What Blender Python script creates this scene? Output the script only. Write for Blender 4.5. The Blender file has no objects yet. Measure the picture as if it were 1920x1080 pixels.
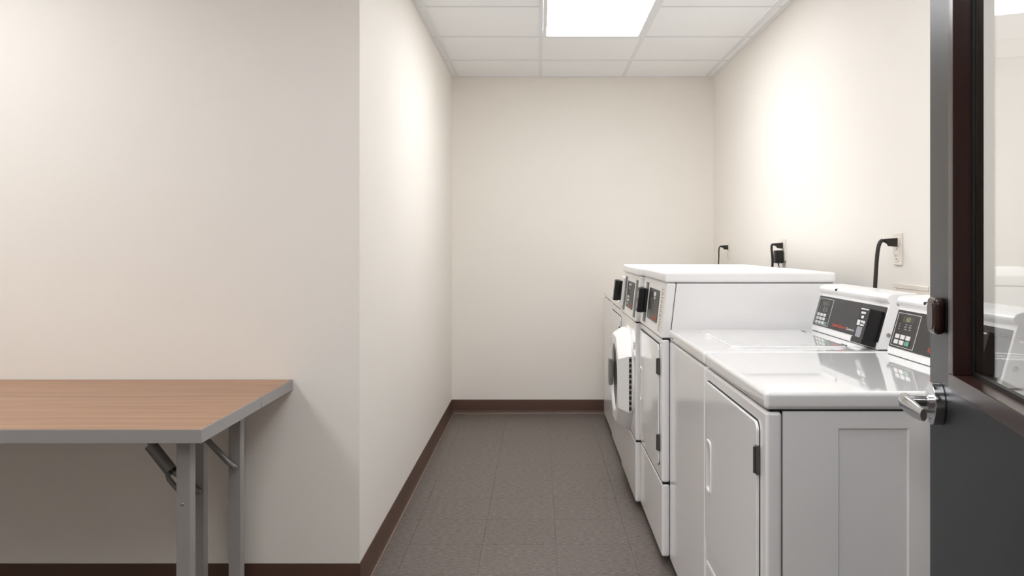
import bpy, bmesh, math, random
from mathutils import Matrix, Vector

random.seed(7)
scene = bpy.context.scene

# ------------------------------------------------------------------ camera
cam_data = bpy.data.cameras.new('camera')
cam_data.sensor_width = 36.0
cam_data.lens = 36.0 * 1514.0 / 1920.0
cam_data.shift_x = (960 - 1010) / 1920.0
cam_data.shift_y = -(540 - 459) / 1920.0
cam_data.clip_start = 0.02
cam = bpy.data.objects.new('camera', cam_data)
cam.location = (0, 0, 1.244)
cam.rotation_euler = (math.pi / 2, 0, 0)
scene.collection.objects.link(cam)
scene.camera = cam

# ------------------------------------------------------------------ world, exposure
world = bpy.data.worlds.new('world')
scene.world = world
world.use_nodes = True
world.node_tree.nodes['Background'].inputs[0].default_value = (0.9, 0.95, 1.0, 1)
world.node_tree.nodes['Background'].inputs[1].default_value = 0.3
scene.view_settings.view_transform = 'Standard'
scene.view_settings.look = 'None'
scene.view_settings.gamma = 1.0
scene.view_settings.use_curve_mapping = False
scene.view_settings.exposure = 1.0
LIGHT_LAUNDRY = 5.6     # lit ceiling panel over the machines
LIGHT_ALCOVE = 6.0      # lit ceiling panel over the folding tables
LIGHT_ENTRY = 4.6       # lit ceiling panel by the door
LIGHT_FILL = 5.8        # added fill panel over the entry, out of view, brightens alcove and machines
try:
    scene.cycles.max_bounces = 32
    scene.cycles.diffuse_bounces = 24
    scene.cycles.glossy_bounces = 6
    scene.cycles.transmission_bounces = 8
except Exception:
    pass

# ------------------------------------------------------------------ materials
def srgb(r, g, b):
    def f(c):
        c /= 255.0
        return c / 12.92 if c <= 0.04045 else ((c + 0.055) / 1.055) ** 2.4
    return (f(r), f(g), f(b), 1.0)

def mat(name, col, rough=0.5, metal=0.0, var=0.0, scale=8.0, bump=0.0, bscale=200.0, stretch=(1, 1, 1), spec=0.5, coat=0.0):
    m = bpy.data.materials.new(name)
    m.use_nodes = True
    nt = m.node_tree
    p = nt.nodes['Principled BSDF']
    p.inputs['Base Color'].default_value = col
    p.inputs['Roughness'].default_value = rough
    p.inputs['Metallic'].default_value = metal
    p.inputs['Specular IOR Level'].default_value = spec
    p.inputs['Coat Weight'].default_value = coat
    p.inputs['Coat Roughness'].default_value = 0.05
    geo = nt.nodes.new('ShaderNodeNewGeometry')
    mp = nt.nodes.new('ShaderNodeMapping')
    mp.inputs['Scale'].default_value = stretch
    nt.links.new(geo.outputs['Position'], mp.inputs['Vector'])
    if var > 0:
        nz = nt.nodes.new('ShaderNodeTexNoise')
        nz.inputs['Scale'].default_value = scale
        nz.inputs['Detail'].default_value = 5
        nt.links.new(mp.outputs['Vector'], nz.inputs['Vector'])
        mx = nt.nodes.new('ShaderNodeMix')
        mx.data_type = 'RGBA'
        a = [max(0, c * (1 - var)) for c in col[:3]] + [1]
        b = [min(1, c * (1 + var)) for c in col[:3]] + [1]
        mx.inputs[6].default_value = a
        mx.inputs[7].default_value = b
        nt.links.new(nz.outputs['Fac'], mx.inputs[0])
        nt.links.new(mx.outputs[2], p.inputs['Base Color'])
    if bump > 0:
        n2 = nt.nodes.new('ShaderNodeTexNoise')
        n2.inputs['Scale'].default_value = bscale
        n2.inputs['Detail'].default_value = 3
        nt.links.new(mp.outputs['Vector'], n2.inputs['Vector'])
        bp = nt.nodes.new('ShaderNodeBump')
        bp.inputs['Strength'].default_value = bump
        bp.inputs['Distance'].default_value = 0.002
        nt.links.new(n2.outputs['Fac'], bp.inputs['Height'])
        nt.links.new(bp.outputs['Normal'], p.inputs['Normal'])
    return m

M = {}
M['wall'] = mat('wall_paint', srgb(240, 236, 230), 0.6, var=0.015, scale=2.0, bump=0.12, bscale=260, spec=0.2)
M['ceil'] = mat('ceiling_tile', srgb(241, 242, 243), 0.9, var=0.03, scale=120, bump=0.4, bscale=350)
M['rail'] = mat('grid_paint', srgb(226, 227, 229), 0.45, var=0.01)
M['base'] = mat('rubber_base', srgb(82, 56, 44), 0.45, var=0.05, scale=12)
M['grout'] = mat('floor_gap', srgb(48, 43, 41), 0.9, var=0.1)
M['white'] = mat('white_enamel', srgb(245, 245, 246), 0.16, var=0.008, scale=3, bump=0.015, bscale=500, coat=0.3)
M['whitetop'] = mat('white_porcelain', srgb(242, 242, 243), 0.04, var=0.006, scale=3, coat=0.8)
M['whiteplastic'] = mat('white_plastic', srgb(245, 245, 245), 0.3, var=0.008, scale=5)
M['talltop'] = mat('white_painted_top', srgb(248, 248, 248), 0.3, var=0.006, scale=3, spec=0.25)
M['gap'] = mat('dark_gap', srgb(22, 22, 22), 0.8, var=0.1)
M['panel'] = mat('charcoal_overlay', srgb(42, 39, 39), 0.35, var=0.03, scale=40)
M['black'] = mat('black_plastic', srgb(17, 16, 17), 0.4, var=0.1, scale=60)
M['cord'] = mat('cord_rubber', srgb(40, 34, 30), 0.5, var=0.1, scale=60)
M['print'] = mat('white_print', srgb(225, 225, 225), 0.5, var=0.01)
M['greyprint'] = mat('grey_print', srgb(150, 150, 150), 0.5, var=0.05, scale=300)
M['redprint'] = mat('red_print', srgb(214, 84, 56), 0.5, var=0.02)
M['greenkey'] = mat('green_key', srgb(102, 160, 138), 0.45, var=0.02)
M['key'] = mat('white_key', srgb(224, 224, 222), 0.45, var=0.02)
M['lcd'] = mat('display_olive', srgb(62, 60, 48), 0.2, var=0.05)
M['digit'] = mat('display_digit', srgb(160, 160, 118), 0.5, var=0.05)
M['slot'] = mat('lilac_plate', srgb(150, 148, 160), 0.35, var=0.03)
M['hinge'] = mat('hinge_steel', srgb(98, 96, 94), 0.4, metal=0.8, var=0.08, scale=80)
M['steel'] = mat('screw_steel', srgb(170, 170, 168), 0.3, metal=0.9, var=0.05, scale=80)
M['chrome'] = mat('satin_chrome', srgb(188, 188, 190), 0.16, metal=1.0, var=0.03, scale=20)
M['doorpaint'] = mat('blue_grey_paint', srgb(20, 23, 28), 0.36, var=0.04, scale=6, bump=0.05, bscale=300, spec=0.33)
M['bronze'] = mat('dark_bronze', srgb(46, 27, 23), 0.26, var=0.08, scale=30, spec=0.3)
M['gasket'] = mat('black_gasket', srgb(8, 7, 7), 0.5, var=0.1)
M['tablegrey'] = mat('grey_edge_band', srgb(160, 158, 157), 0.45, var=0.03, scale=20, stretch=(1, 6, 6))
M['leg'] = mat('grey_powder_coat', srgb(148, 145, 143), 0.4, var=0.03, scale=30)
M['brace'] = mat('grey_steel_brace', srgb(122, 122, 120), 0.35, metal=0.3, var=0.06, scale=60)
M['bowl'] = mat('smoked_bowl', srgb(58, 59, 61), 0.3, var=0.05, scale=10, spec=0.25)
M['plate'] = mat('cream_plastic', srgb(236, 229, 219), 0.4, var=0.01)
M['recess'] = mat('grey_recess', srgb(150, 148, 146), 0.5, var=0.02)
M['toe'] = mat('toe_highlight', srgb(150, 132, 116), 0.5, var=0.04, scale=20)  # paler than the base: imitates light caught by its curved foot

def wood_mat():
    m = bpy.data.materials.new('oak_laminate')
    m.use_nodes = True
    nt = m.node_tree
    p = nt.nodes['Principled BSDF']
    p.inputs['Roughness'].default_value = 0.38
    geo = nt.nodes.new('ShaderNodeNewGeometry')
    mp = nt.nodes.new('ShaderNodeMapping')
    mp.inputs['Scale'].default_value = (1.2, 38, 38)
    nt.links.new(geo.outputs['Position'], mp.inputs['Vector'])
    nz = nt.nodes.new('ShaderNodeTexNoise')
    nz.inputs['Scale'].default_value = 1.6
    nz.inputs['Detail'].default_value = 8
    nz.inputs['Roughness'].default_value = 0.65
    nt.links.new(mp.outputs['Vector'], nz.inputs['Vector'])
    cr = nt.nodes.new('ShaderNodeValToRGB')
    cr.color_ramp.elements[0].position = 0.3
    cr.color_ramp.elements[0].color = srgb(141, 103, 77)
    cr.color_ramp.elements[1].position = 0.68
    cr.color_ramp.elements[1].color = srgb(174, 136, 106)
    nt.links.new(nz.outputs['Fac'], cr.inputs['Fac'])
    nt.links.new(cr.outputs['Color'], p.inputs['Base Color'])
    return m
M['wood'] = wood_mat()

def floor_mat():
    m = bpy.data.materials.new('vinyl_tile')
    m.use_nodes = True
    nt = m.node_tree
    p = nt.nodes['Principled BSDF']
    p.inputs['Roughness'].default_value = 0.42
    p.inputs['Specular IOR Level'].default_value = 0.4
    geo = nt.nodes.new('ShaderNodeNewGeometry')
    oi = nt.nodes.new('ShaderNodeObjectInfo')
    mp = nt.nodes.new('ShaderNodeMapping')
    mp.inputs['Scale'].default_value = (32, 110, 1)
    nt.links.new(geo.outputs['Position'], mp.inputs['Vector'])
    mp2 = nt.nodes.new('ShaderNodeMapping')
    mp2.inputs['Scale'].default_value = (150, 45, 1)
    nt.links.new(geo.outputs['Position'], mp2.inputs['Vector'])
    gt = nt.nodes.new('ShaderNodeMath')
    gt.operation = 'GREATER_THAN'
    gt.inputs[1].default_value = 2.0
    nt.links.new(oi.outputs['Random'], gt.inputs[0])
    sel = nt.nodes.new('ShaderNodeMix')
    sel.data_type = 'VECTOR'
    nt.links.new(gt.outputs[0], sel.inputs[0])
    nt.links.new(mp.outputs['Vector'], sel.inputs[4])
    nt.links.new(mp2.outputs['Vector'], sel.inputs[5])
    nz = nt.nodes.new('ShaderNodeTexNoise')
    nz.inputs['Scale'].default_value = 1.3
    nz.inputs['Detail'].default_value = 6
    nz.inputs['Roughness'].default_value = 0.7
    nt.links.new(sel.outputs[1], nz.inputs['Vector'])
    cr = nt.nodes.new('ShaderNodeValToRGB')
    cr.color_ramp.elements[0].position = 0.32
    cr.color_ramp.elements[0].color = srgb(66, 58, 55)
    cr.color_ramp.elements[1].position = 0.68
    cr.color_ramp.elements[1].color = srgb(132, 122, 117)
    nt.links.new(nz.outputs['Fac'], cr.inputs['Fac'])
    hs = nt.nodes.new('ShaderNodeHueSaturation')
    mr = nt.nodes.new('ShaderNodeMapRange')
    mr.inputs['To Min'].default_value = 0.985
    mr.inputs['To Max'].default_value = 1.015
    nt.links.new(oi.outputs['Random'], mr.inputs['Value'])
    nt.links.new(mr.outputs['Result'], hs.inputs['Value'])
    nt.links.new(cr.outputs['Color'], hs.inputs['Color'])
    nt.links.new(hs.outputs['Color'], p.inputs['Base Color'])
    bp = nt.nodes.new('ShaderNodeBump')
    bp.inputs['Strength'].default_value = 0.15
    bp.inputs['Distance'].default_value = 0.001
    nt.links.new(nz.outputs['Fac'], bp.inputs['Height'])
    nt.links.new(bp.outputs['Normal'], p.inputs['Normal'])
    return m
M['floor'] = floor_mat()

def glass_mat(name, tint, rough=0.0):
    m = bpy.data.materials.new(name)
    m.use_nodes = True
    nt = m.node_tree
    p = nt.nodes['Principled BSDF']
    p.inputs['Base Color'].default_value = tint
    p.inputs['Roughness'].default_value = rough
    p.inputs['Transmission Weight'].default_value = 1.0
    p.inputs['IOR'].default_value = 1.5
    return m
M['glass'] = glass_mat('clear_glass', (0.97, 0.98, 0.97, 1))

def emit_mat(name, strength):
    m = bpy.data.materials.new(name)
    m.use_nodes = True
    p = m.node_tree.nodes['Principled BSDF']
    p.inputs['Base Color'].default_value = (0.9, 0.9, 0.9, 1)
    p.inputs['Emission Color'].default_value = (0.972, 0.985, 1.0, 1)
    p.inputs['Emission Strength'].default_value = strength
    return m

# ------------------------------------------------------------------ mesh helpers
COL = scene.collection

class MB:
    """collects shapes; build() links them as ONE mesh object"""
    def __init__(self):
        self.bm = bmesh.new()

    def _add(self, b, m=None):
        if m is not None:
            bmesh.ops.transform(b, matrix=m, verts=b.verts)
        bmesh.ops.recalc_face_normals(b, faces=b.faces)
        me = bpy.data.meshes.new('tmp')
        b.to_mesh(me)
        b.free()
        self.bm.from_mesh(me)
        bpy.data.meshes.remove(me)
        return self

    def box(self, x0, x1, y0, y1, z0, z1, bev=0.0, seg=3, m=None):
        b = bmesh.new()
        bmesh.ops.create_cube(b, size=1.0)
        for v in b.verts:
            v.co = Vector(((x0 + x1) / 2 + v.co.x * (x1 - x0), (y0 + y1) / 2 + v.co.y * (y1 - y0), (z0 + z1) / 2 + v.co.z * (z1 - z0)))
        if bev > 0:
            bmesh.ops.bevel(b, geom=list(b.edges), offset=bev, segments=seg, profile=0.5, affect='EDGES')
        return self._add(b, m)

    def prism(self, pts, a0, a1, axis='z', bev=0.0, seg=2, m=None):
        """polygon pts extruded: axis z -> (x,y); axis y -> (x,z); axis x -> (y,z)"""
        b = bmesh.new()
        def P(p, a):
            if axis == 'z': return (p[0], p[1], a)
            if axis == 'y': return (p[0], a, p[1])
            return (a, p[0], p[1])
        lo = [b.verts.new(P(p, a0)) for p in pts]
        hi = [b.verts.new(P(p, a1)) for p in pts]
        n = len(pts)
        caps = [b.faces.new(lo), b.faces.new(list(reversed(hi)))]
        for i in range(n):
            b.faces.new((lo[i], lo[(i + 1) % n], hi[(i + 1) % n], hi[i]))
        bmesh.ops.recalc_face_normals(b, faces=b.faces)
        if bev > 0:
            es = set()
            for f in caps:
                es.update(f.edges)
            bmesh.ops.bevel(b, geom=list(es), offset=bev, segments=seg, profile=0.5, affect='EDGES')
        return self._add(b, m)

    def cyl(self, p0, p1, r, n=20, r2=None, bev=0.0, m=None):
        p0, p1 = Vector(p0), Vector(p1)
        d = p1 - p0
        b = bmesh.new()
        bmesh.ops.create_cone(b, cap_ends=True, segments=n, radius1=r, radius2=r if r2 is None else r2, depth=d.length)
        if bev > 0:
            es = [e for e in b.edges if any(len(f.verts) > 4 for f in e.link_faces)]
            bmesh.ops.bevel(b, geom=es, offset=bev, segments=2, profile=0.5, affect='EDGES')
        q = d.to_track_quat('Z', 'Y').to_matrix().to_4x4()
        mm = Matrix.Translation((p0 + p1) / 2) @ q
        if m is not None:
            mm = m @ mm
        return self._add(b, mm)

    def tube(self, pts, r, n=10, m=None, radii=None, flat=None):
        """swept tube through pts; flat=(a,b) gives elliptic section scales"""
        pts = [Vector(p) for p in pts]
        b = bmesh.new()
        rings = []
        ref = None
        for i, p in enumerate(pts):
            if i == 0: t = pts[1] - pts[0]
            elif i == len(pts) - 1: t = pts[-1] - pts[-2]
            else: t = (pts[i + 1] - pts[i - 1])
            t.normalize()
            if ref is None:
                ref = Vector((0, 0, 1)) if abs(t.z) < 0.9 else Vector((0, 1, 0))
            a = ref - t * ref.dot(t)
            a.normalize()
            ref = a
            c = t.cross(a)
            rr = r if radii is None else radii[i]
            fa, fb = (1, 1) if flat is None else flat
            rings.append([b.verts.new(p + (a * math.cos(k * 2 * math.pi / n) * fa + c * math.sin(k * 2 * math.pi / n) * fb) * rr) for k in range(n)])
        for i in range(len(rings) - 1):
            for k in range(n):
                b.faces.new((rings[i][k], rings[i][(k + 1) % n], rings[i + 1][(k + 1) % n], rings[i + 1][k]))
        b.faces.new(rings[0])
        b.faces.new(list(reversed(rings[-1])))
        return self._add(b, m)

    def loft(self, loops, cap=True, m=None, start=True):
        """joins equally long vertex loops"""
        b = bmesh.new()
        L = [[b.verts.new(p) for p in lp] for lp in loops]
        n = len(L[0])
        for i in range(len(L) - 1):
            for k in range(n):
                b.faces.new((L[i][k], L[i][(k + 1) % n], L[i + 1][(k + 1) % n], L[i + 1][k]))
        if cap:
            if start: b.faces.new(L[0])
            b.faces.new(list(reversed(L[-1])))
        return self._add(b, m)

    def text(self, s, size, m, align='LEFT', extr=0.0002, xs=1.0):
        cu = bpy.data.curves.new('txt', 'FONT')
        cu.body = s
        cu.size = size
        cu.extrude = extr
        cu.align_x = align
        o = bpy.data.objects.new('txt', cu)
        COL.objects.link(o)
        bpy.context.view_layer.update()
        dg = bpy.context.evaluated_depsgraph_get()
        me = bpy.data.meshes.new_from_object(o.evaluated_get(dg))
        bpy.data.objects.remove(o)
        bpy.data.curves.remove(cu)
        me.transform(m @ Matrix.Diagonal((xs, 1, 1, 1)))
        self.bm.from_mesh(me)
        bpy.data.meshes.remove(me)
        return self

    def mesh(self, name, material, sharp=38):
        me = bpy.data.meshes.new(name)
        self.bm.to_mesh(me)
        self.bm.free()
        me.materials.append(material)
        me.polygons.foreach_set('use_smooth', [True] * len(me.polygons))
        me.set_sharp_from_angle(angle=math.radians(sharp))
        return me

    def build(self, name, material, parent=None, loc=None, wn=True, label=None, sharp=38):
        me = self.mesh(name, material, sharp)
        o = bpy.data.objects.new(name, me)
        COL.objects.link(o)
        if parent is not None:
            o.parent = parent
        if loc is not None:
            o.location = loc
        if wn:
            w = o.modifiers.new('weighted_normal', 'WEIGHTED_NORMAL')
            w.keep_sharp = True
        if label:
            o['label'] = label
        return o

def rrect(x0, x1, y0, y1, r, n=5):
    pts = []
    for cx, cy, a in ((x1 - r, y1 - r, 0), (x0 + r, y1 - r, 90), (x0 + r, y0 + r, 180), (x1 - r, y0 + r, 270)):
        for k in range(n + 1):
            t = math.radians(a + 90 * k / n)
            pts.append((cx + r * math.cos(t), cy + r * math.sin(t)))
    return pts

def tag(o, label, cat=None, group=None, kind=None):
    o['label'] = label
    if cat: o['category'] = cat
    if group: o['group'] = group
    if kind: o['kind'] = kind
    return o

def thing(name, label, cat, loc, group=None, rz=0.0):
    o = bpy.data.objects.new(name, None)
    o.empty_display_size = 0.1
    COL.objects.link(o)
    o.location = loc
    o.rotation_euler = (0, 0, rz)
    return tag(o, label, cat, group)

def struct(name, mb, material, label, parent=None, wn=False):
    o = mb.build(name, material, parent, wn=wn)
    if parent is None:
        tag(o, label, kind='structure')
    return o

# ------------------------------------------------------------------ room dimensions
XR, XL, XO = 1.29, -0.642, -3.10       # right wall, left wall of the passage, far left wall
YB, YA, YF = 5.96, 2.895, -1.70        # back wall, wall behind the tables, wall behind the camera
HC = 2.48                              # ceiling

# floor
floor = struct('floor', MB().box(XO - .1, XR + .1, YF - .1, YB + .1, -0.12, -0.004), M['grout'], 'dark taupe vinyl tile floor of the laundry room')
TS = 0.305
def tile_mb(w, d, g=0.0004, h=0.004, c=0.0004):
    mb = MB()
    w2, d2 = w / 2 - g, d / 2 - g
    lo = [(-w2, -d2, -h), (w2, -d2, -h), (w2, d2, -h), (-w2, d2, -h)]
    mi = [(-w2, -d2, -c * .5), (w2, -d2, -c * .5), (w2, d2, -c * .5), (-w2, d2, -c * .5)]
    hi = [(-w2 + c, -d2 + c, 0), (w2 - c, -d2 + c, 0), (w2 - c, d2 - c, 0), (-w2 + c, d2 - c, 0)]
    mb.loft([lo, mi, hi])
    return mb
tile_cache = {}
rest = MB()
xs = [0.072 + TS * k for k in range(-12, 6)]
ys = [5.49 + TS * k for k in range(-26, 4)]
def in_room(x0, x1, y0, y1):
    return not (x1 <= XL + 0.001 and y0 >= YA - 0.001)
for i in range(len(xs) - 1):
    for j in range(len(ys) - 1):
        x0, x1 = max(xs[i], XO), min(xs[i + 1], XR)
        y0, y1 = max(ys[j], YF), min(ys[j + 1], YB)
        if x1 - x0 < 0.004 or y1 - y0 < 0.004:
            continue
        if y0 < YA < y1 and x1 < XL:
            y1 = YA
        if y0 >= YA and x0 < XL:
            if x1 <= XL: continue
            x0 = XL
        if y1 - y0 < 0.004 or x1 - x0 < 0.004:
            continue
        w, d = x1 - x0, y1 - y0
        c = ((x0 + x1) / 2, (y0 + y1) / 2, 0)
        if x0 > -0.96 and x0 < 0.66 and y1 > 2.72:
            key = (round(w, 3), round(d, 3))
            if key not in tile_cache:
                tile_cache[key] = tile_mb(w, d).mesh('floor_tile', M['floor'], 10)
            o = bpy.data.objects.new('floor_tile', tile_cache[key])
            COL.objects.link(o)
            o.parent = floor
            o.location = c
        else:
            t = tile_mb(w, d)
            me = bpy.data.meshes.new('t')
            t.bm.to_mesh(me); t.bm.free()
            me.transform(Matrix.Translation(c))
            rest.bm.from_mesh(me)
            bpy.data.meshes.remove(me)
o = rest.build('floor_tile_field', M['floor'], floor, wn=False, sharp=10)
o['kind'] = 'stuff'

# walls
WT = 0.12
struct('wall_back', MB().box(XL - WT, XR + WT, YB, YB + WT, 0, HC + .1), M['wall'], 'plain cream wall at the far end of the passage')
struct('wall_right', MB().box(XR, XR + WT, YF, YB, 0, HC + .1), M['wall'], 'cream wall behind the row of white machines')
struct('wall_left', MB().box(XL - WT, XL, YA + WT, YB, 0, HC + .1), M['wall'], 'cream side wall of the passage opposite the machines')
struct('wall_alcove', MB().box(XO, XL, YA, YA + WT, 0, HC + .1), M['wall'], 'cream wall behind the folding tables')
struct('wall_outer', MB().box(XO - WT, XO, YF, YA + WT, 0, HC + .1), M['wall'], 'cream wall closing the table alcove')
struct('wall_entry', MB().box(XO - WT, XR + WT, YF - WT, YF, 0, HC + .1), M['wall'], 'cream wall at the entry side of the room')

# cove base
def base_profile(sgn=1):
    # distance from the wall, height
    return [(0, 0), (0.012, 0), (0.0125, 0.003), (0.009, 0.008), (0.0055, 0.018), (0.0035, 0.032), (0.0035, 0.098), (0.0025, 0.1015), (0, 0.102)]
BP = base_profile()
struct('baseboard_back', MB().prism([(YB - d, h) for d, h in BP], XL, XR, 'x'), M['base'], 'brown rubber cove base along the far wall')
struct('baseboard_left', MB().prism([(XL + d, h) for d, h in BP], YA, YB, 'y'), M['base'], 'brown rubber cove base along the passage wall')
struct('baseboard_alcove', MB().prism([(YA - d, h) for d, h in BP], XO, XL + 0.0036, 'x'), M['base'], 'brown rubber cove base under the folding tables')
struct('baseboard_right', MB().prism([(XR - d, h) for d, h in BP], 0.84, YB, 'y'), M['base'], 'brown rubber cove base behind the machines')
struct('highlight_strip_1', MB().box(XL + .0125, XR, YB - .0155, YB - .0125, 0, .004), M['toe'], 'thin pale strip imitating the cove base highlight along the far wall')  # both pale strips stand in for the highlight on the cove's lip
struct('highlight_strip_2', MB().box(XL + .0125, XL + .0155, YA, YB - .0125, 0, .004), M['toe'], 'thin pale strip imitating the cove base highlight along the passage wall')

# ------------------------------------------------------------------ ceiling
ceiling = struct('ceiling', MB().box(XO - .1, XR + .1, YF - .1, YB + .1, HC + .03, HC + .12), M['rail'], 'white suspended tile ceiling')
G = 0.61
gx = [0.012 + G * k for k in range(-6, 4)]
gy = [4.81 + G * k for k in range(-12, 3)]
lights = [  # column x0, row y0, row y1, strength, label
    (0.012, 3.59, 4.81, LIGHT_LAUNDRY, 'lit ceiling panel light above the machine passage'),
    (-2.428, 1.15, 2.37, LIGHT_ALCOVE, 'lit ceiling panel light above the folding tables'),
    (0.012, 1.15, 2.37, LIGHT_ENTRY, 'lit ceiling panel light just inside the door'),
    (-0.598, -0.68, 0.54, LIGHT_FILL, 'added fill panel over the entry, out of view'),
]
def lit(cx, cy):
    return any(x0 < cx < x0 + G and y0 < cy < y1 for x0, y0, y1, s, l in lights)
ct_cache = {}
crest = MB()
def ctile(w, d):
    mb = MB()
    w2, d2 = w / 2 - 0.002, d / 2 - 0.002
    lo = [(-w2 + .009, -d2 + .009, 0), (w2 - .009, -d2 + .009, 0), (w2 - .009, d2 - .009, 0), (-w2 + .009, d2 - .009, 0)]
    a = [(-w2 + .006, -d2 + .006, .004), (w2 - .006, -d2 + .006, .004), (w2 - .006, d2 - .006, .004), (-w2 + .006, d2 - .006, .004)]
    hi = [(-w2, -d2, .016), (w2, -d2, .016), (w2, d2, .016), (-w2, d2, .016)]
    mb.loft([lo, a, hi])
    return mb
for i in range(len(gx) - 1):
    for j in range(len(gy) - 1):
        x0, x1 = max(gx[i], XO), min(gx[i + 1], XR)
        y0, y1 = max(gy[j], YF), min(gy[j + 1], YB)
        if x1 - x0 < .02 or y1 - y0 < .02: continue
        cx, cy = (x0 + x1) / 2, (y0 + y1) / 2
        if lit(cx, cy): continue
        if y0 >= YA and x1 <= XL: continue
        if y0 >= YA and x0 < XL: x0 = XL
        if x1 < XL and y0 < YA < y1: y1 = YA
        cx, cy = (x0 + x1) / 2, (y0 + y1) / 2
        c = (cx, cy, HC + .003)
        if y0 > 3.5 and x0 > -0.7:
            key = (round(x1 - x0, 3), round(y1 - y0, 3))
            if key not in ct_cache:
                ct_cache[key] = ctile(*key).mesh('ceiling_tile', M['ceil'])
            o = bpy.data.objects.new('ceiling_tile', ct_cache[key])
            COL.objects.link(o); o.parent = ceiling; o.location = c
        else:
            t = ctile(x1 - x0, y1 - y0)
            me = bpy.data.meshes.new('t'); t.bm.to_mesh(me); t.bm.free()
            me.transform(Matrix.Translation(c)); crest.bm.from_mesh(me); bpy.data.meshes.remove(me)
o = crest.build('ceiling_tile_field', M['ceil'], ceiling, wn=False); o['kind'] = 'stuff'
# grid rails
for x in gx:
    if not XO < x < XR - .02: continue
    yb = YB if x > XL else YA
    MB().box(x - .012, x + .012, YF, yb, HC, HC + .03).build('main_rail', M['rail'], ceiling, wn=False)
for y in gy:
    if not YF < y < YB - .02: continue
    xl = XL if y > YA else XO
    for k in range(len(gx) - 1):
        a, b = max(gx[k] + .012, xl), min(gx[k + 1] - .012, XR)
        if b - a < .03 or lit((gx[k] + gx[k + 1]) / 2, y): continue
        if y < 3.4:
            continue
        MB().box(a, b, y - .012, y + .012, HC + .0004, HC + .03).build('cross_rail', M['rail'], ceiling, wn=False)
cr = MB()
for y in gy:
    if YF < y < 3.4:
        for k in range(len(gx) - 1):
            xl = XL if y > YA else XO
            a, b = max(gx[k] + .012, xl), min(gx[k + 1] - .012, XR)
            if b - a > .03 and not lit((gx[k] + gx[k + 1]) / 2, y):
                cr.box(a, b, y - .012, y + .012, HC + .0004, HC + .03)
cr.build('cross_rail_field', M['rail'], ceiling, wn=False)['kind'] = 'stuff'
for nm, a in (('wall_angle', (XL, XR, YB - .02, YB)), ('wall_angle', (XL, XL + .02, YA, YB - .02)), ('wall_angle', (XR - .02, XR, YF, YB - .02)),
              ('wall_angle', (XO, XL, YA - .02, YA))):
    MB().box(*a, HC - .001, HC + .03).build(nm, M['rail'], ceiling, wn=False)

for x0, y0, y1, s, lab in lights:
    x1 = x0 + G
    t = thing('ceiling_light', lab, 'ceiling light', ((x0 + x1) / 2, (y0 + y1) / 2, HC), 'flat ceiling panel lights')
    w, d = G / 2 - .013, (y1 - y0) / 2 - .013
    fr = MB()
    fr.box(-w, -w + .022, -d, d, -.004, .02, .0015, 1)
    fr.box(w - .022, w, -d, d, -.004, .02, .0015, 1)
    fr.box(-w + .022, w - .022, -d, -d + .022, -.004, .02, .0015, 1)
    fr.box(-w + .022, w - .022, d - .022, d, -.004, .02, .0015, 1)
    fr.build('frame', M['rail'], t, wn=False)
    MB().box(-w + .022, w - .022, -d + .022, d - .022, .002, .012).build('diffuser', emit_mat('lit_diffuser', s), t, wn=False)

# ------------------------------------------------------------------ machines
def frame_m(p0, p1, y):
    """frame on a sloped front: u runs from the far end towards the viewer (-Y), v up the slope, n outwards; p0/p1 are (x,z) of its foot and head"""
    v = Vector((p1[0] - p0[0], 0, p1[1] - p0[1])).normalized()
    u = Vector((0, -1, 0))
    n = u.cross(v)
    return Matrix(((u.x, v.x, n.x, p0[0]), (u.y, v.y, n.y, y), (u.z, v.z, n.z, p0[1]), (0, 0, 0, 1)))

def slab(mb, m, u0, u1, v0, v1, n0, n1, r=0.0, bev=0.0):
    if r > 0:
        mb.prism(rrect(u0, u1, v0, v1, r), n0, n1, 'z', bev, 2, m)
    else:
        mb.box(u0, u1, v0, v1, n0, n1, bev, 2, m)
    return mb

def T(m, u, v, n):
    return m @ Matrix.Translation((u, v, n))

def embossed_side(mb, x0, x1, z0, z1, y, ex0, ex1, ez0, ez1, out=-1, dep=0.004, th=0.012):
    """side sheet with a shallow pressed rectangle; faces out (-1: towards -Y)"""
    b = bmesh.new()
    s = 0.003
    def V(x, z, yy): return b.verts.new((x, yy, z))
    o = [V(x0, z0, y), V(x1, z0, y), V(x1, z1, y), V(x0, z1, y)]
    a = [V(ex0, ez0, y), V(ex1, ez0, y), V(ex1, ez1, y), V(ex0, ez1, y)]
    i = [V(ex0 + s, ez0 + s, y - out * dep), V(ex1 - s, ez0 + s, y - out * dep), V(ex1 - s, ez1 - s, y - out * dep), V(ex0 + s, ez1 - s, y - out * dep)]
    k = [V(x0, z0, y - out * th), V(x1, z0, y - out * th), V(x1, z1, y - out * th), V(x0, z1, y - out * th)]
    for q in range(4):
        r = (q + 1) % 4
        b.faces.new((o[q], o[r], a[r], a[q]))
        b.faces.new((a[q], a[r], i[r], i[q]))
        b.faces.new((o[r], o[q], k[q], k[r]))
    b.faces.new(i); b.faces.new(list(reversed(k)))
    mb._add(b)

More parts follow.
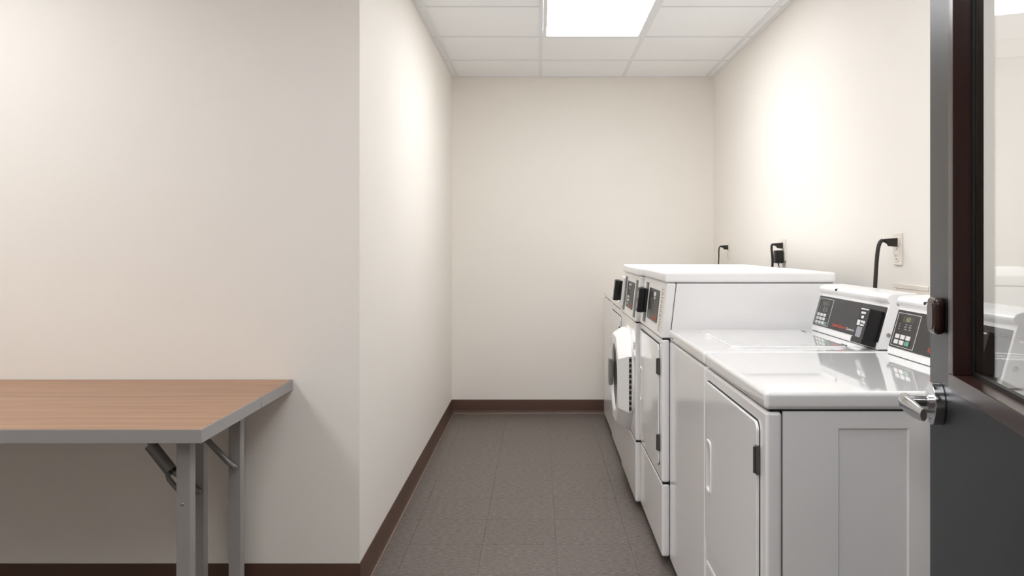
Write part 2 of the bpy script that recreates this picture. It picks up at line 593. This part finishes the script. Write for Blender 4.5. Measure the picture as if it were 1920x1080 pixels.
def dryer_door(root, ya, yb, z0, z1, x, hy):
    """rounded front door with pull and two hinges; x is the front plane"""
    g = MB()
    g.prism(rrect(ya - .004, yb + .004, z0 - .004, z1 + .004, .026), x - .0012, x + .004, 'x')
    g.build('door_gap', M['gap'], root, wn=False)
    h0, h1 = z1 - .32, z1 - .165
    xo = x - .0075
    ring = lambda q, xx: [(xx, p[0], p[1]) for p in q]
    hole = rrect(hy - .024, hy + .024, h0 + .006, h1 - .006, .010)
    d = MB()
    d.loft([ring(rrect(ya, yb, z0, z1, .022), x + .002), ring(rrect(ya, yb, z0, z1, .022), xo + .003), ring(rrect(ya + .0008, yb - .0008, z0 + .0008, z1 - .0008, .0215), xo + .001),
            ring(rrect(ya + .003, yb - .003, z0 + .003, z1 - .003, .019), xo), ring(hole, xo), ring(rrect(hy - .022, hy + .022, h0 + .009, h1 - .009, .010), x - .0016)], start=False)
    door = d.build('door', M['white'], root)
    rim = MB()
    o1, o2 = rrect(hy - .029, hy + .029, h0, h1, .013), rrect(hy - .0275, hy + .0275, h0 + .0015, h1 - .0015, .012)
    i1 = rrect(hy - .0225, hy + .0225, h0 + .0075, h1 - .0075, .009)
    rim.loft([ring(o1, xo + .0005), ring(o2, xo - .003), ring(i1, xo - .003), ring(rrect(hy - .0215, hy + .0215, h0 + .009, h1 - .009, .009), x - .002)], cap=False)
    rim.build('handle', M['whiteplastic'], door)
    pr = MB()
    pr.prism(rrect(hy - .0214, hy + .0214, h0 + .0095, h1 - .0095, .009), x - .0024, x - .001, 'x')
    pr.build('pull_shade', M['recess'], door, wn=False)  # grey insert puts the shade inside the pull into colour
    for hz in (z1 - .085, z0 + .09):
        hg = MB()
        hg.box(x - .0105, x - .001, ya - .007, ya + .009, hz - .033, hz + .033, .0015, 1)
        hg.cyl((x - .0115, ya + .001, hz - .03), (x - .0115, ya + .001, hz + .03), .0035, 10)
        hg.build('hinge', M['hinge'], root)
    return door

def feet(root, x0, x1, y0, y1, h):
    for x in (x0, x1):
        for y in (y0, y1):
            MB().cyl((x, y, 0), (x, y, .012), .02, 14).cyl((x, y, .012), (x, y, h + .01), .008, 10).build('foot', M['black'], root, wn=False)

D, W = 0.662, 0.655       # depth and width of the rear-control machines
ZT = 0.918                # worktop
WRAP = 0.036

def rear_console(root, w, style):
    """sloped control console at the back of the worktop"""
    c0, c1 = (0.540, 0.929), (0.577, 1.062)
    prof = [(c0[0], ZT + .002), c0, c1, (0.569, 1.070), (0.568, 1.079), (0.574, 1.0875), (0.588, 1.0925), (0.66, 1.0945), (0.664, 1.09), (0.664, ZT + .002)]
    con = MB().prism(prof, 0.026, w - .022, 'y', .004, 2).build('console', M['whiteplastic'], root)
    MB().box(c0[0] + .003, .655, .028, w - .024, ZT - .001, ZT + .004).build('console_gasket', M['gap'], con, wn=False)
    m = frame_m(c0, c1, w)
    ov = slab(MB(), m, .029, w - .034, .013, .126, 0, .0016, .004)
    ov.build('control_panel', M['panel'], con, wn=False)
    n = .0016
    # end-plate screws on both ends
    for (sx, sz) in ((.604, 1.062), (.572, .965)):
        sc = MB().cyl((sx, .027, sz), (sx, .023, sz), .007, 16, r2=.006)
        sc.box(sx - .0045, sx + .0045, .0217, .0232, sz - .0008, sz + .0008)
        sc.build('screw', M['steel'], con, wn=False)
    MB().cyl((.576, w * .69, 1.081), (.565, w * .69, 1.081), .0055, 14, r2=.004).build('lock_plug', M['black'], con, wn=False)
    # printed outline
    ol = MB()
    u0, u1, v0, v1 = (.038, .18, .018, .118)
    lw = .0014
    slab(ol, m, u0, u1, v1 - lw, v1, n, n + .0003)
    slab(ol, m, u0, u1, v0, v0 + lw, n, n + .0003)
    slab(ol, m, u0, u0 + lw * 1.6, v0, v1, n, n + .0003)
    slab(ol, m, u1 - lw * 1.6, u1, v0, v1, n, n + .0003)
    ol.build('printed_outline', M['print'], con, wn=False)
    slab(MB(), m, .075, .15, .092, .110, n, n + .0006, .003).build('display', M['lcd'], con, wn=False)
    MB().text('60' if style == 'dry' else '--', .019, T(m, .098, .0945, n + .0008), xs=1.3).build('display_digits', M['digit'], con, wn=False)
    cap = MB()
    for (u, v, s) in ((.06, .083, .004), (.06, .076, .006), (.06, .0685, .008), (.098, .084, .012), (.094, .077, .016), (.098, .07, .014), (.122, .0775, .016), (.125, .084, .010), (.124, .0705, .014)):
        slab(cap, m, u, u + s, v, v + .003, n, n + .0003)
    cap.build('printed_captions', M['greyprint'], con, wn=False)['kind'] = 'stuff'
    if style == 'dry':
        keys = [(.062 + .034 * i, .048 - .0165 * j, i == 2 and j == 1) for j in range(2) for i in range(3)]
        kw, kh = .025, .0125
    else:
        keys = [(.058 + .032 * i, .056 - .0145 * j, False) for j in range(3) for i in range(3)] + [(.058 + .032 * 3 - .004, .056 - .029, True)]
        kw, kh = .023, .0105
    for (u, v, g) in keys:
        kk = MB()
        slab(kk, m, u - kw / 2 + .008, u + kw / 2 + .008, v - kh / 2, v + kh / 2, n, n + .0022, .002)
        kk.build('key', M['greenkey'] if g else M['key'], con, wn=False)
    MB().text('Speed Queen', .0165, T(m, .228 if style == 'wash' else .262, .026, n + .0004), xs=1.28).build('printed_name', M['redprint'], con, wn=False)
    MB().text('Commercial', .0115, T(m, .352 if style == 'wash' else .386, .026, n + .0004), xs=1.55).build('printed_line', M['print'], con, wn=False)
    # card reader block with stickers on its front
    c = .532
    rd = MB()
    slab(rd, m, c, c + .078, .002, .110, n, n + .044, .006, .002)
    slab(rd, m, c - .004, c + .082, -.006, .012, n, n + .047, .004, .002)
    reader = rd.build('card_reader', M['black'], root)
    nn = n + .044
    for q in ((.010, .068, .1015, .1055), (.018, .052, .088, .095), (.006, .028, .050, .067), (.033, .048, .060, .067), (.050, .064, .058, .067), (.034, .060, .050, .0555)):
        slab(MB(), m, c + q[0], c + q[1], q[2], q[3], nn, nn + .0004).build('sticker', M['print'], reader, wn=False)
    MB().prism([(c + .036 + .011 * math.cos(k * .524), .078 + .0048 * math.sin(k * .524)) for k in range(12)], nn, nn + .0004, 'z', m=m).build('sticker', M['print'], reader, wn=False)
    slab(MB(), m, c + .018, c + .058, .013, .046, nn, nn + .0012, .003).build('swipe_plate', M['slot'], reader, wn=False)
    return con

def rear_machine(name, label, cat, loc, style, group):
    t = thing(name, label, cat, loc, group)
    w = W
    zb = 0.028
    # inner carcass and back
    MB().box(WRAP + .002, D - .004, .012, w - .012, zb + .03, .874).build('carcass', M['gap'], t, wn=False)
    for y, out in ((.004, -1), (w - .004, 1)):
        s = MB()
        embossed_side(s, WRAP + .002, D, zb, .8735, y, .161, .318, .10, .836, out)
        s.build('side_panel', M['white'], t, wn=False, sharp=15)
    z0 = .297 if style == 'dry' else zb + .004
    MB().box(0, WRAP, .003, w - .003, z0, .872, .008, 3).build('front_panel', M['white'], t)
    if style == 'dry':
        MB().box(0, WRAP, .003, w - .003, zb, .2945, .008, 3).build('lower_panel', M['white'], t)
        dryer_door(t, .055, .625, .358, .838, 0, .571)
    else:
        MB().box(.02, WRAP, .012, w - .012, zb - .003, zb + .006).build('toe_strip', M['gap'], t, wn=False)
    MB().box(.01, D - .01, .01, w - .01, .8715, .8775).build('worktop_gap', M['gap'], t, wn=False)
    top = MB()
    top.box(-.003, D, 0, w, .877, ZT, .011, 4)
    topo = top.build('worktop', M['whitetop'], t)
    if style == 'wash':
        lid = MB()
        lid.prism(rrect(.104, .475, .085, .60, .03), ZT - .004, ZT + .0055, 'z', .005, 3)
        lo = lid.build('lid', M['whitetop'], t)
        MB().box(.096, .108, .40, .46, ZT - .002, ZT + .006, .002, 2).build('lid_grip', M['whiteplastic'], lo)
        for ya in (.12, .52):
            MB().cyl((.478, ya, ZT + .003), (.478, ya + .04, ZT + .003), .003, 8).build('lid_hinge', M['hinge'], lo, wn=False)
    rear_console(t, w, style)
    feet(t, .06, D - .06, .06, w - .06, zb)
    return t

GR = 'white coin laundry machines along the wall'
rear_machine('clothes_dryer', 'white dryer nearest the open door, its plain side panel facing the viewer', 'dryer', (.505, 1.79, 0), 'dry', GR)
m_top = rear_machine('top_load_washer', 'white top-loading washer between the near dryer and the tall machines', 'washing machine', (.505, 2.46, 0), 'wash', GR)

# ---- tall front-control machines
W2, ZT2 = 0.662, 1.137
def front_machine(name, label, cat, loc, kind):
    t = thing(name, label, cat, loc, GR)
    w = W2
    zb, zs, zc, zl = .032, .318, .880, 1.097       # foot, lower seam, control seam, underside of the top
    dd = .675
    MB().box(WRAP + .002, dd - .004, .012, w - .012, zb + .03, zl - .01).build('carcass', M['gap'], t, wn=False)
    for y0, y1 in ((.003, .014), (w - .014, w - .003)):
        MB().prism([(WRAP - .003, zb), (dd, zb), (dd, zl - .003), (WRAP + .022, zl - .003), (WRAP - .002, zc)], y0, y1, 'y', .001, 1).build('side_panel', M['white'], t)
    MB().box(0, WRAP - .005, .003, w - .003, zb, zs - .0022, .009, 3).build('lower_panel', M['white'], t)
    MB().box(0, WRAP - .005, .003, w - .003, zs + .0022, zc - .003, .009, 3).build('front_panel', M['white'], t)
    for sb in ((.004, WRAP, .006, w - .006, zs - .01, zs + .01), (.004, WRAP, .006, w - .006, zc - .01, zc + .01), (.03, dd - .01, .008, w - .008, zl - .006, zl + .004)):
        MB().box(*sb).build('seam', M['gap'], t, wn=False)
    # control housing
    c0, c1 = (-.004, zc), (.020, zl - .002)
    hb = MB()
    b = bmesh.new()
    lo = [(c0[0], .003), (c0[0], w - .003), (WRAP - .004, w - .003), (WRAP - .004, .003)]
    hi = [(c1[0], .003), (c1[0], w - .003), (WRAP + .020, w - .003), (WRAP + .020, .003)]
    vl = [b.verts.new((p[0], p[1], zc)) for p in lo]
    vh = [b.verts.new((p[0], p[1], zl - .002)) for p in hi]
    b.faces.new(vl); b.faces.new(list(reversed(vh)))
    for i in range(4):
        b.faces.new((vl[i], vl[(i + 1) % 4], vh[(i + 1) % 4], vh[i]))
    bmesh.ops.recalc_face_normals(b, faces=b.faces)
    bmesh.ops.bevel(b, geom=list(b.edges), offset=.007, segments=3, profile=.5, affect='EDGES')
    hb._add(b)
    con = hb.build('control_housing', M['whiteplastic'], t)
    m = frame_m(c0, c1, w)
    n = .0003
    slab(MB(), m, .225, .515, .045, .178, n, n + .0018, .005).build('control_panel', M['panel'], con, wn=False)
    n2 = n + .0018
    if kind == 'wash':
        sp = MB()
        for (u, v, s, h) in ((.30, .155, .05, .012), (.36, .16, .03, .008), (.31, .14, .03, .006), (.265, .092, .04, .012), (.265, .075, .04, .012), (.315, .095, .04, .010), (.315, .078, .04, .010), (.27, .06, .04, .008)):
            slab(MB(), m, u, u + s, v, v + h, n2, n2 + .0006, .001).build('key', M['key'], con, wn=False)
    else:
        sp = MB()
        for q in ((.37, .425, .150, .166), (.39, .415, .136, .146)):
            slab(MB(), m, *q, n2, n2 + .0006, .002).build('display', M['print'], con, wn=False)
        slab(MB(), m, .27, .34, .138, .165, n2, n2 + .0006, .004).build('display_window', M['gap'], con, wn=False)
        sp = MB()
        for (u, v, s) in ((.25, .078, .05), (.25, .07, .06), (.25, .062, .045), (.25, .054, .055), (.315, .08, .02)):
            slab(sp, m, u, u + s, v, v + .004, n2, n2 + .0003)
        sp.build('printed_captions', M['greyprint'], con, wn=False)['kind'] = 'stuff'
    MB().text('Speed Queen', .018, T(m, .385, .056, n2 + .0003), xs=1.2).build('printed_name', M['redprint'], con, wn=False)
    # instruction strips
    def strip(u0, u1, dark):
        s = slab(MB(), m, u0, u1, .018, .196, n, n + .0008, .003)
        so = s.build('instruction_strip', M['panel'] if dark else M['plate'], con, wn=False)
        p = MB()
        v = .188
        k = 0
        while v > .024:
            ww = (u1 - u0) * random.uniform(.45, .85)
            slab(p, m, u0 + .006, u0 + .006 + ww * .8, v - .004, v, n + .0008, n + .0012)
            v -= random.choice((.007, .009, .012))
            k += 1
        p.build('printed_lines', M['greyprint'], con, wn=False)['kind'] = 'stuff'
    strip(.096, .182, True)
    strip(.560, .640, kind == 'wash')
    # card reader
    ru, rn = (.112, 0) if kind == 'dry' else (.022, .014)
    if rn:
        slab(MB(), m, ru - .008, ru + .072, .03, .192, n - .004, n + rn, .008, .004).build('reader_mount', M['whiteplastic'], t)
    rd = MB()
    slab(rd, m, ru, ru + .064, .062, .168, n + rn, n + rn + .012, .004, .001)
    slab(rd, m, ru + .006, ru + .058, .058, .170, n + rn + .012, n + rn + .04, .008, .004)
    reader = rd.build('card_reader', M['black'], t)
    MB().box(ru + .018, ru + .048, .172, .174, rn + .012, rn + .03, 0, 1, m).build('card_slot', M['slot'], reader, wn=False)
    for q in ((.014, .05, .12, .15), (.014, .05, .075, .1)):
        slab(MB(), m, ru + q[0], ru + q[1], q[2], q[3], n + rn + .04, n + rn + .0404).build('sticker', M['greyprint'], reader, wn=False)
    # top
    top = MB()
    top.box(.010, dd + .002, 0, w, zl, ZT2, .010, 4)
    top.build('worktop', M['talltop'], t)
    if kind == 'dry':
        dryer_door(t, .055, .632, .375, .850, 0, .575)
        MB().box(-.003, .004, .06, .63, .8515, .8545).build('door_shadow_strip', M['gap'], t, wn=False)  # dark strip stands in for the shadow along the door's top edge
    else:
        porthole(t, 0, w * .50, .570)
    feet(t, .06, dd - .06, .06, w - .06, zb)
    return t

def porthole(t, x, cy, cz):
    """thick eight-sided door with a smoked bowl in the middle and vents in its near edge"""
    def octo(hw, hh, fw, fh, xx, n=1):
        return [(xx, cy + a, cz + b) for a, b in ((-hw, -fh), (-hw, fh), (-fw, hh), (fw, hh), (hw, fh), (hw, -fh), (fw, -hh), (-fw, -hh))]
    MB().prism([(cy + .262 * math.cos(k * math.pi / 16), cz + .262 * math.sin(k * math.pi / 16)) for k in range(32)], x - .006, x + .004, 'x', .003, 2).build('door_surround', M['whiteplastic'], t)
    d = MB()
    def octo_ring(hw, hh, fw, fh, xx):
        base = [Vector(p) for p in octo(hw, hh, fw, fh, xx)]
        return [tuple(base[i].lerp(base[(i + 1) % 8], k / 6)) for i in range(8) for k in range(6)]
    angs = [math.atan2(p[2] - cz, p[1] - cy) for p in octo_ring(.20, .21, .085, .115, 0)]
    def ring(r, xx):
        return [(xx, cy + r * math.cos(a), cz + r * math.sin(a)) for a in angs]
    d.loft([octo_ring(.235, .245, .10, .135, x - .006), octo_ring(.235, .245, .10, .135, x - .022), octo_ring(.210, .220, .088, .120, x - .064), octo_ring(.202, .212, .085, .115, x - .070),
            ring(.172, x - .071), ring(.165, x - .066), ring(.163, x - .045)], cap=False)
    door = d.build('door', M['whiteplastic'], t, sharp=24)
    g = MB()
    g.loft([ring(.166, x - .058), ring(.14, x - .056), ring(.10, x - .052), ring(.05, x - .049), ring(.001, x - .048)], cap=False)
    g.build('bowl', M['bowl'], door)
    h = MB()
    h.box(x - .084, x - .060, cy + .150, cy + .205, cz - .07, cz + .07, .006, 2)
    h.build('handle', M['recess'], door)
    v = MB()
    for k in range(10):
        zz = cz - .117 + k * .026
        v.box(x - .0195, x - .0085, cy - .2368, cy - .2335, zz - .008, zz + .008, .001, 1)
    v.build('vent_holes', M['gap'], door, wn=False)['kind'] = 'stuff'
    MB().box(x - .0205, x - .0075, cy - .2358, cy - .233, cz - .132, cz + .132).build('vent_strip', M['recess'], door, wn=False)
    MB().box(x - .004, x + .001, cy - .29, cy - .27, cz + .175, cz + .21, .001, 1).build('label_plate', M['plate'], t, wn=False)

front_machine('tall_dryer', 'tall white dryer with sloped front controls, right behind the top-loading washer', 'dryer', (.478, 3.13, 0), 'dry')
m_front = front_machine('front_load_washer', 'tall white front-loading washer with a thick eight-sided porthole door', 'washing machine', (.456, 3.798, 0), 'wash')
rear_machine('low_dryer', 'low white dryer just beyond the front-loading washer', 'dryer', (.464, 4.48, 0), 'dry', GR)
m_corner = rear_machine('corner_washer', 'low white machine in the far corner, last of the row', 'washing machine', (.470, 5.165, 0), 'wash', GR)

# ------------------------------------------------------------------ folding tables
TH, TK = 0.762, 0.036
def bar(mb, p0, p1, r, n=12): mb.cyl(p0, p1, r, n)
def folding_table(label, y0, y1, legs_y, leg_x, brace_kind):
    t = thing('folding_table', label, 'table', (-0.88, y0, 0), 'folding tables pushed against the wall')
    L = 1.83
    d = y1 - y0
    MB().box(-L + .003, -.003, .003, d - .003, TH - TK + .002, TH - .0012).build('tabletop', M['wood'], t, wn=False)
    MB().box(-L + .003, -.003, .0022, d - .0022, TH - .0012, TH).build('laminate', M['wood'], t, wn=False)
    for a in ((-L, 0, 0, .003), (-L, 0, d - .003, d), (-.003, 0, .003, d - .003), (-L, -L + .003, .003, d - .003)):
        MB().box(a[0], a[1], a[2], a[3], TH - TK, TH - .0006, .0006, 1).build('edge_band', M['tablegrey'], t, wn=False)
    S = .0375
    for side in (0, 1):
        for ly, lx in zip(legs_y, leg_x):
            x1 = lx if side == 0 else -L - lx + S
            lg = MB().box(x1 - S, x1, ly, ly + S, .012, TH - TK - .002, .003, 2).build('leg', M['leg'], t)
            MB().box(x1 - S - .001, x1 + .001, ly - .001, ly + S + .001, 0, .02, .003, 1).build('foot_cap', M['black'], lg)
            if brace_kind == 'plain' and ly == legs_y[0]:
                MB().cyl((x1 - S * .55, ly, .55), (x1 - S * .55, ly - .003, .55), .0045, 12, r2=.003).build('rivet', M['steel'], lg, wn=False)
        # folding brace
        k = 1 if side == 0 else -1
        br = MB()
        if brace_kind == 'plain':
            ly = legs_y[1]
            x1 = leg_x[1] - S * .45 if side == 0 else -L - leg_x[1] + S * .45
            pts = [(x1 + .004 * k, ly - .010, .548), (x1 - .02 * k, ly - .012, .570), (x1 - .075 * k, ly - .012, .628), (x1 - .10 * k, ly - .012, .648), (x1 - .125 * k, ly - .012, .655), (x1 - .20 * k, ly - .012, .722)]
            br.tube(pts, .009, 12)
            br.cyl((x1 - .128 * k, ly - .03, .655), (x1 - .128 * k, ly + .01, .655), .013, 12)
            br.cyl((x1 + .004 * k, ly, .548), (x1 + .004 * k, ly - .018, .548), .008, 12)
            br.build('brace', M['brace'], t)
        else:
            ly = legs_y[0]
            x1 = leg_x[0] - S * .4 if side == 0 else -L - leg_x[0] + S * .4
            P = lambda dx, z: (x1 - dx * k, ly - .014, z)
            br.tube([P(-.003, .452), P(.04, .488), P(.088, .527), P(.14, .595), P(.225, .720)], .008, 12)
            br.tube([P(.088, .522), P(.094, .508), P(.090, .494), P(.070, .470), P(.050, .448)], .008, 12)
            br.cyl((x1 + .003 * k, ly, .452), (x1 + .003 * k, ly - .02, .452), .008, 12)
            bo = br.build('brace', M['brace'], t)
            MB().cyl(P(.085, .523), P(.150, .605), .02, 20, bev=.002).build('lock_sleeve', M['brace'], bo)
            MB().cyl(P(.072, .518), P(.085, .530), .013, 16).build('sleeve_stop', M['black'], bo, wn=False)
    if brace_kind == 'plain':
        MB().cyl((-.17, .10, TH - TK), (-.17, .10, TH - TK - .018), .02, 18, bev=.004).build('bumper', M['black'], t)
    return t
folding_table('wood-topped folding table in front, with a grey edge band and grey square legs', 2.106, 2.562, (.052, .425), (-.052, -.055), 'plain')
folding_table('narrow wood-topped folding table against the wall, behind the front table', 2.564, 2.892, (.034, .285), (-.198, -.172), 'sleeve')

# ------------------------------------------------------------------ outlets, plugs and cords
def outlet(y, z, label):
    t = thing('wall_outlet', label, 'outlet', (XR, y, z), 'wall outlets above the machines')
    MB().box(-.006, 0, -.036, .036, -.058, .058, .003, 2).build('cover_plate', M['plate'], t)
    for dz in (.027, -.027):
        so = MB().prism(rrect(-.017, .017, dz - .019, dz + .019, .012), -.0085, -.004, 'x', .001, 1).build('socket', M['plate'], t)
        MB().box(-.0088, -.008, -.008, -.005, dz - .002, dz + .008).box(-.0088, -.008, .005, .008, dz - .002, dz + .008).cyl((-.0088, 0, dz - .009), (-.008, 0, dz - .009), .003, 10).build('slot', M['gap'], so, wn=False)['kind'] = 'stuff'
    MB().cyl((-.007, 0, 0), (-.0058, 0, 0), .003, 10).build('screw', M['steel'], t, wn=False)
outlet(5.47, 1.203, 'cream wall outlet nearest the far corner, with a thin black cord')
outlet(4.245, 1.216, 'cream wall outlet holding the plug and black adapter')
outlet(2.894, 1.229, 'cream wall outlet above the near consoles, lower socket free')

def bez(p0, p1, p2, p3, n=14):
    out = []
    for i in range(n + 1):
        s = i / n
        out.append(tuple((1 - s) ** 3 * a + 3 * (1 - s) ** 2 * s * b + 3 * (1 - s) * s * s * c + s ** 3 * d for a, b, c, d in zip(p0, p1, p2, p3)))
    return out

def cord(owner, y, z, label, xb, zb, r, dy=0.0, s=1.0):
    """plug in the upper socket and the cable dropping behind the machine"""
    t = bpy.data.objects.new('power_cord', None)
    COL.objects.link(t)
    t.empty_display_size = .05
    t.parent = owner
    t.location = Vector((XR, y, z)) - owner.location
    t['label'] = label
    p = MB()
    h = .0125 * s
    prof = [(-.009, -.019 * s), (-.009, .012 * s), (-.042 * s, .010 * s), (-.050 * s, .009 * s), (-.050 * s, -.003 * s), (-.040 * s, -.008 * s), (-.034 * s, -.017 * s)]
    p.prism(prof, -h, h, 'y', .003, 2)
    p.cyl((-.048 * s, 0, .003 * s), (-.06 * s, 0, .003 * s), .0065 * s, 12, r2=.005 * s)
    p.build('plug', M['cord'], t)
    pts = bez((-.058 * s, 0, .003 * s), (-.078 * s, 0, .0), (xb - XR + .012, dy * .5, -.06), (xb - XR, dy, zb - z)) + [(xb - XR - .003, dy, zb - z - .08), (xb - XR - .003, dy, .25 - z)]
    MB().tube(pts, r, 10).build('cable', M['cord'], t, wn=False)
cord(m_corner, 5.47, 1.230, 'thin black power cord plugged in near the far corner', 1.215, 1.09, .0042)
cord(m_front, 4.245, 1.243, 'black power cord plugged in above the adapter', 1.226, 1.11, .0065)
cord(m_top, 2.894, 1.256, 'thick black power cord hanging down behind the near washer', 1.196, 1.07, .0072, -.02)
ad = thing('power_adapter', 'square black power adapter plugged in below the middle plug', 'adapter', (XR, 4.245, 1.185))
MB().box(-.050, -.0095, -.026, .026, -.038, .030, .006, 3).build('body', M['black'], ad)
MB().cyl((-.03, 0, -.034), (-.028, 0, -.052), .0045, 10, r2=.003).build('strain_relief', M['black'], ad, wn=False)
MB().tube(bez((-.028, 0, -.05), (-.026, 0, -.065), (-.012, 0, -.07), (-.008, 0, -.10)) + [(-.02, 0, -.15), (-.03, 0, -.3), (-.03, 0, -.8)], .0022, 8).build('cable', M['cord'], ad, wn=False)

vb = thing('valve_box', 'flat cream valve box on the wall behind the near console', 'box', (XR, 2.80, 1.0))
fm = MB()
fm.box(-.004, 0, -.13, .13, .088, .106, .002, 1).box(-.004, 0, -.13, .13, -.106, -.088, .002, 1).box(-.004, 0, -.13, -.112, -.088, .088, .002, 1).box(-.004, 0, .112, .13, -.088, .088, .002, 1)
fm.build('frame', M['plate'], vb, wn=False)
MB().box(-.002, 0, -.112, .112, -.088, .088).build('cover', M['plate'], vb, wn=False)

# ------------------------------------------------------------------ the open door
DW, DH, DT = 0.91, 2.10, 0.046
ang = math.atan2(0.975, 0.222)
DX, DY = 0.8239, 1.6995
LX1, LX0 = -.1945, -.7155          # clear opening of the lite
LZ0, LZ1 = 1.000, 1.92
leaf = MB()
leaf.box(-DW, LX0 - .01, -DT, 0, .012, DH)
leaf.box(LX1 + .01, 0, -DT, 0, .012, DH)
leaf.box(LX0 - .01, LX1 + .01, -DT, 0, .012, LZ0 - .01)
leaf.box(LX0 - .01, LX1 + .01, -DT, 0, LZ1 + .01, DH)
door = leaf.build('door_1', M['doorpaint'], wn=False)
tag(door, 'open blue-grey steel door with a dark framed window', kind='structure')
door.location = (DX, DY, 0)
door.rotation_euler = (0, 0, ang)
FW = .032
fr = MB()
for (y0, y1) in ((-.030, .006), (-DT - .006, -.036)):
    fr.box(LX0 - FW, LX1 + FW, y0, y1, LZ0 - FW, LZ0, .002, 2)
    fr.box(LX0 - FW, LX1 + FW, y0, y1, LZ1, LZ1 + FW, .002, 2)
    fr.box(LX1, LX1 + FW, y0, y1, LZ0, LZ1, .002, 2)
    fr.box(LX0 - FW, LX0, y0, y1, LZ0, LZ1, .002, 2)
lite = fr.build('window_frame', M['bronze'], door)
st = MB()
for (y0, y1) in ((-.030, -.0262), (-.0398, -.036)):
    st.box(LX0, LX1, y0, y1, LZ0, LZ0 + .007)
    st.box(LX0, LX1, y0, y1, LZ1 - .007, LZ1)
    st.box(LX1 - .007, LX1, y0, y1, LZ0, LZ1)
    st.box(LX0, LX0 + .007, y0, y1, LZ0, LZ1)
st.build('gasket', M['gasket'], lite, wn=False)
MB().box(LX0, LX1, -.036, -.030, LZ0, LZ1).build('glass_pane', M['glass'], lite, wn=False)

# lever handle
hx, hz = -.085, .926
lev = MB()
lev.cyl((hx, .0, hz), (hx, .020, hz), .0425, 40, bev=.002)
rose = lev.build('lever_handle', M['chrome'], door)
sh = MB()
sh.cyl((hx, .018, hz + .004), (hx, .026, hz + .004), .0165, 24)
sh.cyl((hx, .024, hz + .004), (hx, .066, hz + .004), .0115, 24)
sh.build('shaft', M['chrome'], rose)
bl = MB()
path = [((hx + .013, .064, hz + .004), .0095, .0095), ((hx + .008, .067, hz + .004), .0135, .011), ((hx - .006, .0685, hz + .003), .0165, .0115), ((hx - .03, .068, hz + .001), .0175, .0105), ((hx - .065, .064, hz - .001), .0165, .009), ((hx - .095, .059, hz - .003), .0135, .0075), ((hx - .108, .056, hz - .0035), .0115, .006)]
loops = []
for (c, ra, rb) in path:
    loops.append([(c[0], c[1] + rb * math.cos(k * math.pi / 12), c[2] + ra * math.sin(k * math.pi / 12)) for k in range(24)])
bl.loft(loops)
bl.build('lever', M['chrome'], rose)
MB().cyl((hx, .0195, hz - .028), (hx, .021, hz - .028), .004, 12).build('set_screw', M['steel'], rose, wn=False)
# dead bolt housing
lk = MB()
lk.prism(rrect(hx - .036, hx + .030, 1.066, 1.139, .016), 0, .020, 'y', .008, 4)
lko = lk.build('bolt_housing', M['bronze'], door)
MB().prism(rrect(hx - .026, hx + .020, 1.076, 1.129, .012), .020, .0215, 'y', .001, 1).build('bolt_cover', M['bronze'], lko)
for z in (.25, 1.05, 1.85):
    MB().cyl((-DW - .006, .004, z - .05), (-DW - .006, .004, z + .05), .007, 14).build('hinge', M['hinge'], door, wn=False)

# wall that carries the door
hxw = DX - .222 * DW
hyw = DY - .975 * DW
wy1 = hyw + .01
struct('wall_door', MB().box(hxw + .03, XR, wy1 - .14, wy1 - .005, 0, HC + .05), M['wall'], 'short cream wall that carries the open door')
struct('trim_3', MB().box(hxw + .012, hxw + .06, wy1 - .15, wy1, 0, 2.14, .002, 1), M['bronze'], 'dark metal jamb of the open door')
